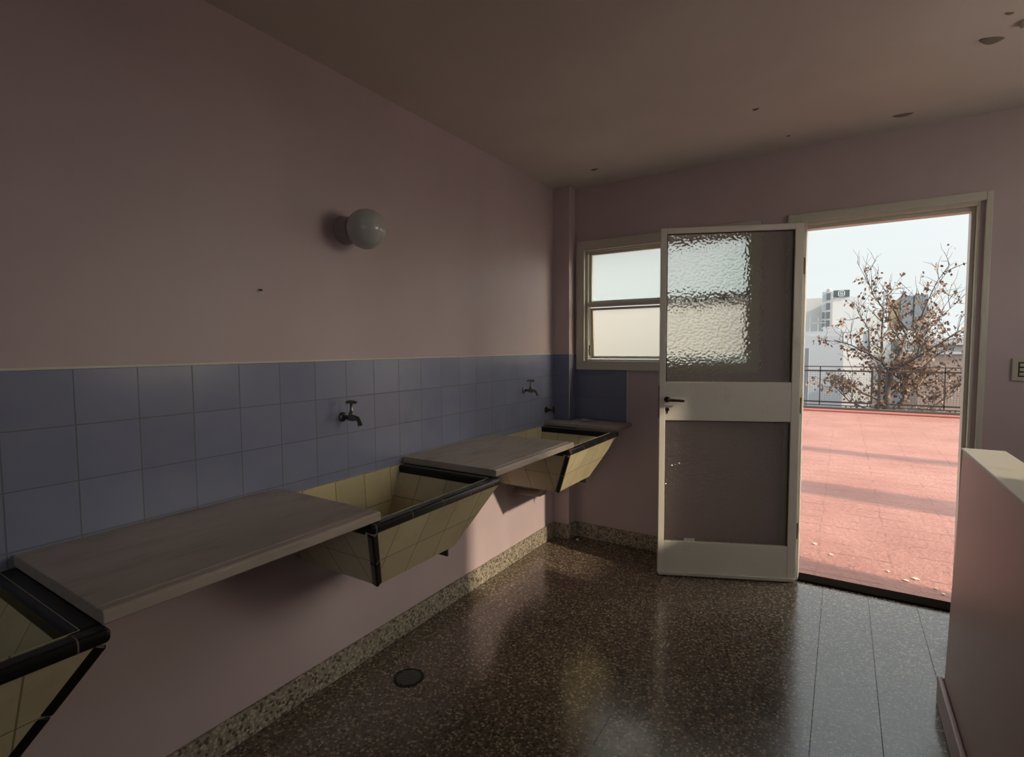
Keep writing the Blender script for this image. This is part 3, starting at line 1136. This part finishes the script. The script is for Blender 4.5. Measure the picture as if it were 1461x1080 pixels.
# railing: top rail, posts and five framed mesh panels
m_rail = plain('rusty_rail_paint', (.035, .024, .02), .8)
RY = 9.54
rail = thing('terrace_railing', (2.37, RY, TZ + .085), 'rusty iron railing with wire mesh panels along the terrace edge', 'railing')
obj('top_rail', B(-9, 12, RY - .014, RY + .014, .905, .925), m_rail, rail)
obj('bottom_rail', B(-9, 12, RY - .012, RY + .012, .085, .105), m_rail, rail)
z0, z1 = .165, .825
for k in range(-3, 4):
    xp = 2.37 + k * 2.07
    if -9 < xp < 12:
        obj('post', B(xp - .022, xp + .022, RY - .018, RY + .018, .055, .905), m_rail, rail)
    xa, xb = xp + .12, xp + 2.07 - .12
    bm = bmesh.new()
    t = .017
    for x0_, x1_, za, zb in ((xa - t, xa + t, z0, z1), (xb - t, xb + t, z0, z1), (xa, xb, z1 - t, z1 + t), (xa, xb, z0 - t, z0 + t)):
        box(bm, x0_, x1_, RY - .010, RY + .010, za, zb)
    xm = (xa + xb) / 2
    box(bm, xm - .011, xm + .011, RY - .010, RY + .010, .10, .905)
    fr = obj('panel_frame', bm, m_rail, rail)
    bm = bmesh.new()
    nv = int((xb - xa) / .045)
    for j in range(1, nv):
        xx = xa + j * (xb - xa) / nv
        box(bm, xx - .0012, xx + .0012, RY - .0012, RY + .0012, z0, z1)
    for j in range(1, 15):
        zz = z0 + j * (z1 - z0) / 15
        box(bm, xa, xb, RY - .0012, RY + .0012, zz - .0012, zz + .0012)
    o = obj('wire_mesh', bm, m_rail, rail)
    o.parent = fr

# ------------------------------------------------------------------ street tree beyond the railing
m_bark = plain('grey_brown_bark', (.075, .056, .05), .9)
M = Mat('brown_leaf', (.3, .17, .08), .7)
oi = M.n('ShaderNodeNewGeometry')
r_ = M.n('ShaderNodeValToRGB')
e = r_.color_ramp.elements
e[0].color = (.105, .06, .033, 1)
e[1].color = (.20, .14, .07, 1)
x = e.new(.45)
x.color = (.165, .095, .05, 1)
x = e.new(.7)
x.color = (.15, .075, .055, 1)
M.link(oi.outputs['Random Per Island'], r_.inputs[0])
M.color(r_.outputs[0])
m_leaf = M.m

tree = thing('street_tree', (2.72, 12.6, -9), 'half bare street tree with brown leaves behind the railing', 'tree')
trunk = bmesh.new()
leaves = bmesh.new()
tr = random.Random(21)
TY = 12.6
tips = []


def limb(pts, r0, r1, twig=True, depth=0, n=7):
    m = len(pts)
    if depth == 0:
        r0, r1 = r0 * .66, r1 * .66
    tube(trunk, pts, [r0 + (r1 - r0) * i / (m - 1) for i in range(m)], n)
    if not twig:
        return
    for i in range(1, m):
        a, b = Vector(pts[i - 1]), Vector(pts[i])
        d = (b - a).normalized()
        L = (b - a).length
        for _ in range(max(1, int(L / (.12 if depth == 0 else .10)))):
            p = a.lerp(b, tr.random())
            side = Vector((tr.uniform(-1, 1), tr.uniform(-1, 1), tr.uniform(-.35, .9))).normalized()
            dd = (d * .7 + side).normalized()
            ln = tr.uniform(.3, .75) * (1 if depth == 0 else .6)
            q = p + dd * ln * .5 + Vector((0, 0, tr.uniform(-.05, .08)))
            e_ = q + (dd + Vector((tr.uniform(-.5, .5), tr.uniform(-.5, .5), tr.uniform(-.1, .5)))).normalized() * ln * .5
            if depth < 1:
                limb([p, q, e_], .009, .0035, True, depth + 1, 5)
            else:
                tube(trunk, [p, q, e_], [.0055, .004, .0022], 4)
            tips.append((e_, ln))
            tips.append((q, ln))


V = lambda x, z, dy=0.0: Vector((x, TY + dy, z))
trunk_pts = [V(2.72, -9), V(2.70, -4), V(2.70, -.35), V(2.69, .19), V(2.74, .72)]
tube(trunk, trunk_pts, [.22, .17, .10, .08, .06], 10)
limb([V(2.70, .1), V(2.72, .70), V(2.90, 1.10, .1), V(2.99, 1.40, .2), V(3.07, 1.74, .3), V(2.90, 2.0, .4), V(2.75, 2.35, .5)], .085, .02)
limb([V(3.07, 1.74, .3), V(3.25, 1.75, .4), V(3.35, 2.1, .3), V(3.43, 2.40, .2), V(3.60, 2.88, .2), V(3.82, 3.27, .2)], .04, .007)
limb([V(2.72, .70), V(2.55, .95, -.2), V(2.29, 1.14, -.3), V(1.91, 1.36, -.5), V(1.53, 1.50, -.6)], .06, .012)
limb([V(2.29, 1.14, -.3), V(2.26, 1.75, -.2), V(2.05, 2.15, -.1), V(1.98, 2.45, 0)], .032, .006)
limb([V(2.57, 1.2, .2), V(2.55, 1.7, .3), V(2.57, 2.27, .3), V(2.35, 2.62, .3), V(2.16, 3.25, .3)], .04, .006)
limb([V(2.74, .72), V(3.0, .90, -.3), V(3.20, 1.06, -.4), V(3.59, 1.36, -.5), V(3.9, 1.64, -.5), V(4.10, 1.76, -.5)], .055, .010)
limb([V(2.70, .05), V(3.15, .46, .4), V(3.42, .80, .5), V(3.73, 1.14, .5), V(4.04, 1.31, .5)], .05, .012)
limb([V(2.70, -.2), V(2.45, .05, -.3), V(2.17, .17, -.4), V(1.86, .46, -.5), V(1.48, .48, -.6)], .06, .012)
limb([V(2.70, -.35), V(3.05, .0, .2), V(3.09, .20, .3), V(3.05, .8, .4), V(3.12, 1.5, .5)], .05, .012)
limb([V(2.70, -.6), V(3.18, -.31, .3), V(3.58, -.25, .4), V(4.0, .2, .5), V(4.25, .7, .5)], .055, .012)
limb([V(2.70, -.5), V(2.3, -.3, .3), V(1.9, -.1, .3), V(1.6, .25, .2)], .05, .012)
limb([V(3.2, 1.06, -.4), V(3.3, 1.5, -.3), V(3.55, 1.9, -.2), V(3.9, 2.3, -.2)], .03, .006)
limb([V(2.99, 1.4, .2), V(2.75, 1.75, .1), V(2.62, 2.05, 0), V(2.63, 2.6, 0)], .03, .006)
limb([V(2.69, .19), V(2.95, .35, .6), V(3.4, .35, .8), V(3.8, .45, .9), V(4.2, .35, .9)], .045, .012)
obj('trunk', trunk, m_bark, tree, smooth=True)
# leaf clusters hang from the twig ends, thinning towards the top
for (p, ln) in tips:
    top = (p.z - .2) / 2.2
    if tr.random() > .50 - .24 * max(0, top):
        continue
    for _ in range(tr.randint(2, 6)):
        c0 = p + Vector((tr.gauss(0, .045), tr.gauss(0, .045), tr.gauss(-.03, .045)))
        L = tr.uniform(.06, .11)
        W = L * tr.uniform(.28, .45)
        ax = Vector((tr.uniform(-.7, .7), tr.uniform(-.7, .7), -1 + tr.uniform(-.2, .9))).normalized()
        sd = ax.cross(Vector((tr.uniform(-1, 1), tr.uniform(-1, 1), .2))).normalized()
        nn = ax.cross(sd)
        a = leaves.verts.new(c0)
        b = leaves.verts.new(c0 + ax * L * .5 + sd * W)
        c_ = leaves.verts.new(c0 + ax * L + nn * W * .3)
        d_ = leaves.verts.new(c0 + ax * L * .5 - sd * W + nn * W * .5)
        leaves.faces.new((a, b, c_))
        leaves.faces.new((a, c_, d_))
o = obj('foliage', leaves, m_leaf, tree)
o['kind'] = 'stuff'

# ------------------------------------------------------------------ city behind
struct('ground', B(-300, 300, -300, 600, -9.4, -9), plain('street_asphalt', (.14, .14, .14), .9, scale=.5))


def building(name, label, boxes, mat, group='buildings beyond the terrace', cat='building'):
    x = [b[0] for b in boxes] + [b[1] for b in boxes]
    r = thing(name, (sum(x) / len(x), boxes[0][2], -9), label, cat, group)
    bm = bmesh.new()
    for b in boxes:
        box(bm, b[0], b[1], b[2], b[3], -9, b[4])
    obj('walls', bm, mat, r)
    return r


def windows(r, xs, zs, y, w_, h_, mat):
    for xx in xs:
        for zz in zs:
            obj('window', B(xx, xx + w_, y - .06, y + .03, zz, zz + h_), mat, r)


m_cream_b = plain('pale_render', (.50, .49, .455), .9, scale=.6, var=.04)
m_white_b = plain('white_render', (.52, .52, .51), .9, scale=.6, var=.04)
m_bluish = plain('bluish_white_wall', (.37, .378, .382), .9, scale=.5, var=.06)
m_greyb = plain('concrete_grey', (.36, .37, .38), .9, scale=.5)
m_win = Mat('far_window', (.11, .12, .125), .8).m
m_tower = plain('grey_blue_cladding', (.17, .185, .20), .8, scale=.6)
m_brown = plain('brown_render', (.27, .20, .165), .9, scale=.8)
m_sign = plain('dark_green_sign', (.065, .085, .085), .6)
m_haze = plain('distant_pale', (.50, .515, .51), .9, scale=.2, var=.03)  # distance haze is put into this pale colour

building('apartment_block', 'long cream block left of the grey stair tower in the distance', [(-14, -.45, 70, 80, 7.1)], m_cream_b)
r = building('stair_tower', 'narrow grey tower with a window column under the roof sign', [(-.42, .62, 66, 69, 7.45)], plain('tower_grey', (.36, .365, .365), .9, scale=.5))
windows(r, [.02], [6.55, 5.45, 4.45, 3.5, 2.5], 66, .36, .72, m_win)
windows(r, [-.36], [4.45, 3.5, 2.5], 66, .22, .72, m_win)
obj('roof_tank', lathe(bmesh.new(), (.25, 67, 7.45), (0, 0, 1), [(0, .3), (.35, .3), (.45, .12)], 16), m_greyb, r)
building('apartment_block', 'white windowless block right of the stair tower below the sign', [(.63, 3.1, 67, 78, 6.85)], m_white_b)
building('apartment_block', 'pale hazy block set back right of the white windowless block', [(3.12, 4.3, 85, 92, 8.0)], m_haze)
r = thing('roof_sign', (1.38, 66.9, 6.86), 'dark roof sign with pale square emblem on top of the white block', 'sign')
obj('board', B(.62, 2.20, 66.85, 67.05, 6.86, 7.62), m_sign, r)
bm = bmesh.new()
for x0_, x1_, za, zb in ((1.10, 1.17, 6.93, 7.55), (1.66, 1.73, 6.93, 7.55), (1.10, 1.73, 6.93, 6.99), (1.10, 1.73, 7.49, 7.55)):
    box(bm, x0_, x1_, 66.80, 66.86, za, zb)
for xc in (1.305, 1.525):
    box(bm, xc - .025, xc + .025, 66.80, 66.86, 7.05, 7.43)
box(bm, 1.39, 1.44, 66.80, 66.86, 7.12, 7.36)
obj('emblem', bm, Mat('pale_sign_paint', (.62, .66, .64), .6).m, r)

r = building('party_wall_house', 'bluish white blank wall left beyond the railing', [(-12, 1.75, 30, 36, 1.9)], m_bluish)
bm = bmesh.new()
box(bm, -1.2, 1.75, 30.2, 33, 1.9, 2.15)
box(bm, .1, .14, 30.3, 30.34, 2.15, 2.9)
box(bm, .5, .54, 30.3, 30.34, 2.15, 2.9)
box(bm, .1, .9, 30.3, 30.34, 2.6, 2.64)
box(bm, .75, 1.5, 31, 32, 2.15, 2.42)
obj('roof_clutter', bm, m_greyb, r)
obj('chimney', B(-.35, -.22, 31, 31.2, 2.1, 3.05), m_brown, r)
building('party_wall_house', 'white low house behind the left half of the tree', [(1.77, 3.25, 36, 42, 1.05)], m_white_b)
r = building('party_wall_house', 'pale house in the middle behind the tree crown', [(3.13, 6.1, 44, 50, 2.45)], m_haze)
windows(r, [3.6, 4.7], [.9, -.8], 44, .5, .9, m_win)
obj('annex', B(3.3, 4.05, 43.4, 44, -9, 3.8), m_cream_b, r)
building('shed', 'dark grey blue shaft at the left door edge beyond the railing', [(-3, .52, 22, 22.3, 1.25)], plain('shaft_grey', (.15, .165, .185), .9, scale=.5), cat='building')
r = building('office_tower', 'grey blue twin tower with pale seam behind the tree top', [(10.05, 11.7, 110, 120, 9.9), (11.95, 13.75, 110, 120, 10.0)], m_tower)
obj('seam', B(11.7, 11.95, 111, 118, -9, 9.4), m_haze, r)
obj('orange_panel', B(8.7, 10.0, 111, 118, -9, 9.3), plain('ochre_panel', (.46, .32, .20), .9, scale=.5), r)
r = building('brown_house', 'brown rendered building behind the right half of the tree', [(4.6, 12, 26, 33, .95)], m_brown)
obj('roof_edge', B(4.6, 12, 25.9, 26.1, .95, 1.05), m_greyb, r)
r = building('grey_roof_house', 'grey roofed building at the right door edge behind the brown building', [(6.2, 16, 36, 44, 1.35)], plain('grey_green_wall', (.36, .38, .37), .9, scale=.6))
obj('roof', B(6.0, 16.2, 35.7, 44.2, 1.35, 1.75), m_greyb, r)
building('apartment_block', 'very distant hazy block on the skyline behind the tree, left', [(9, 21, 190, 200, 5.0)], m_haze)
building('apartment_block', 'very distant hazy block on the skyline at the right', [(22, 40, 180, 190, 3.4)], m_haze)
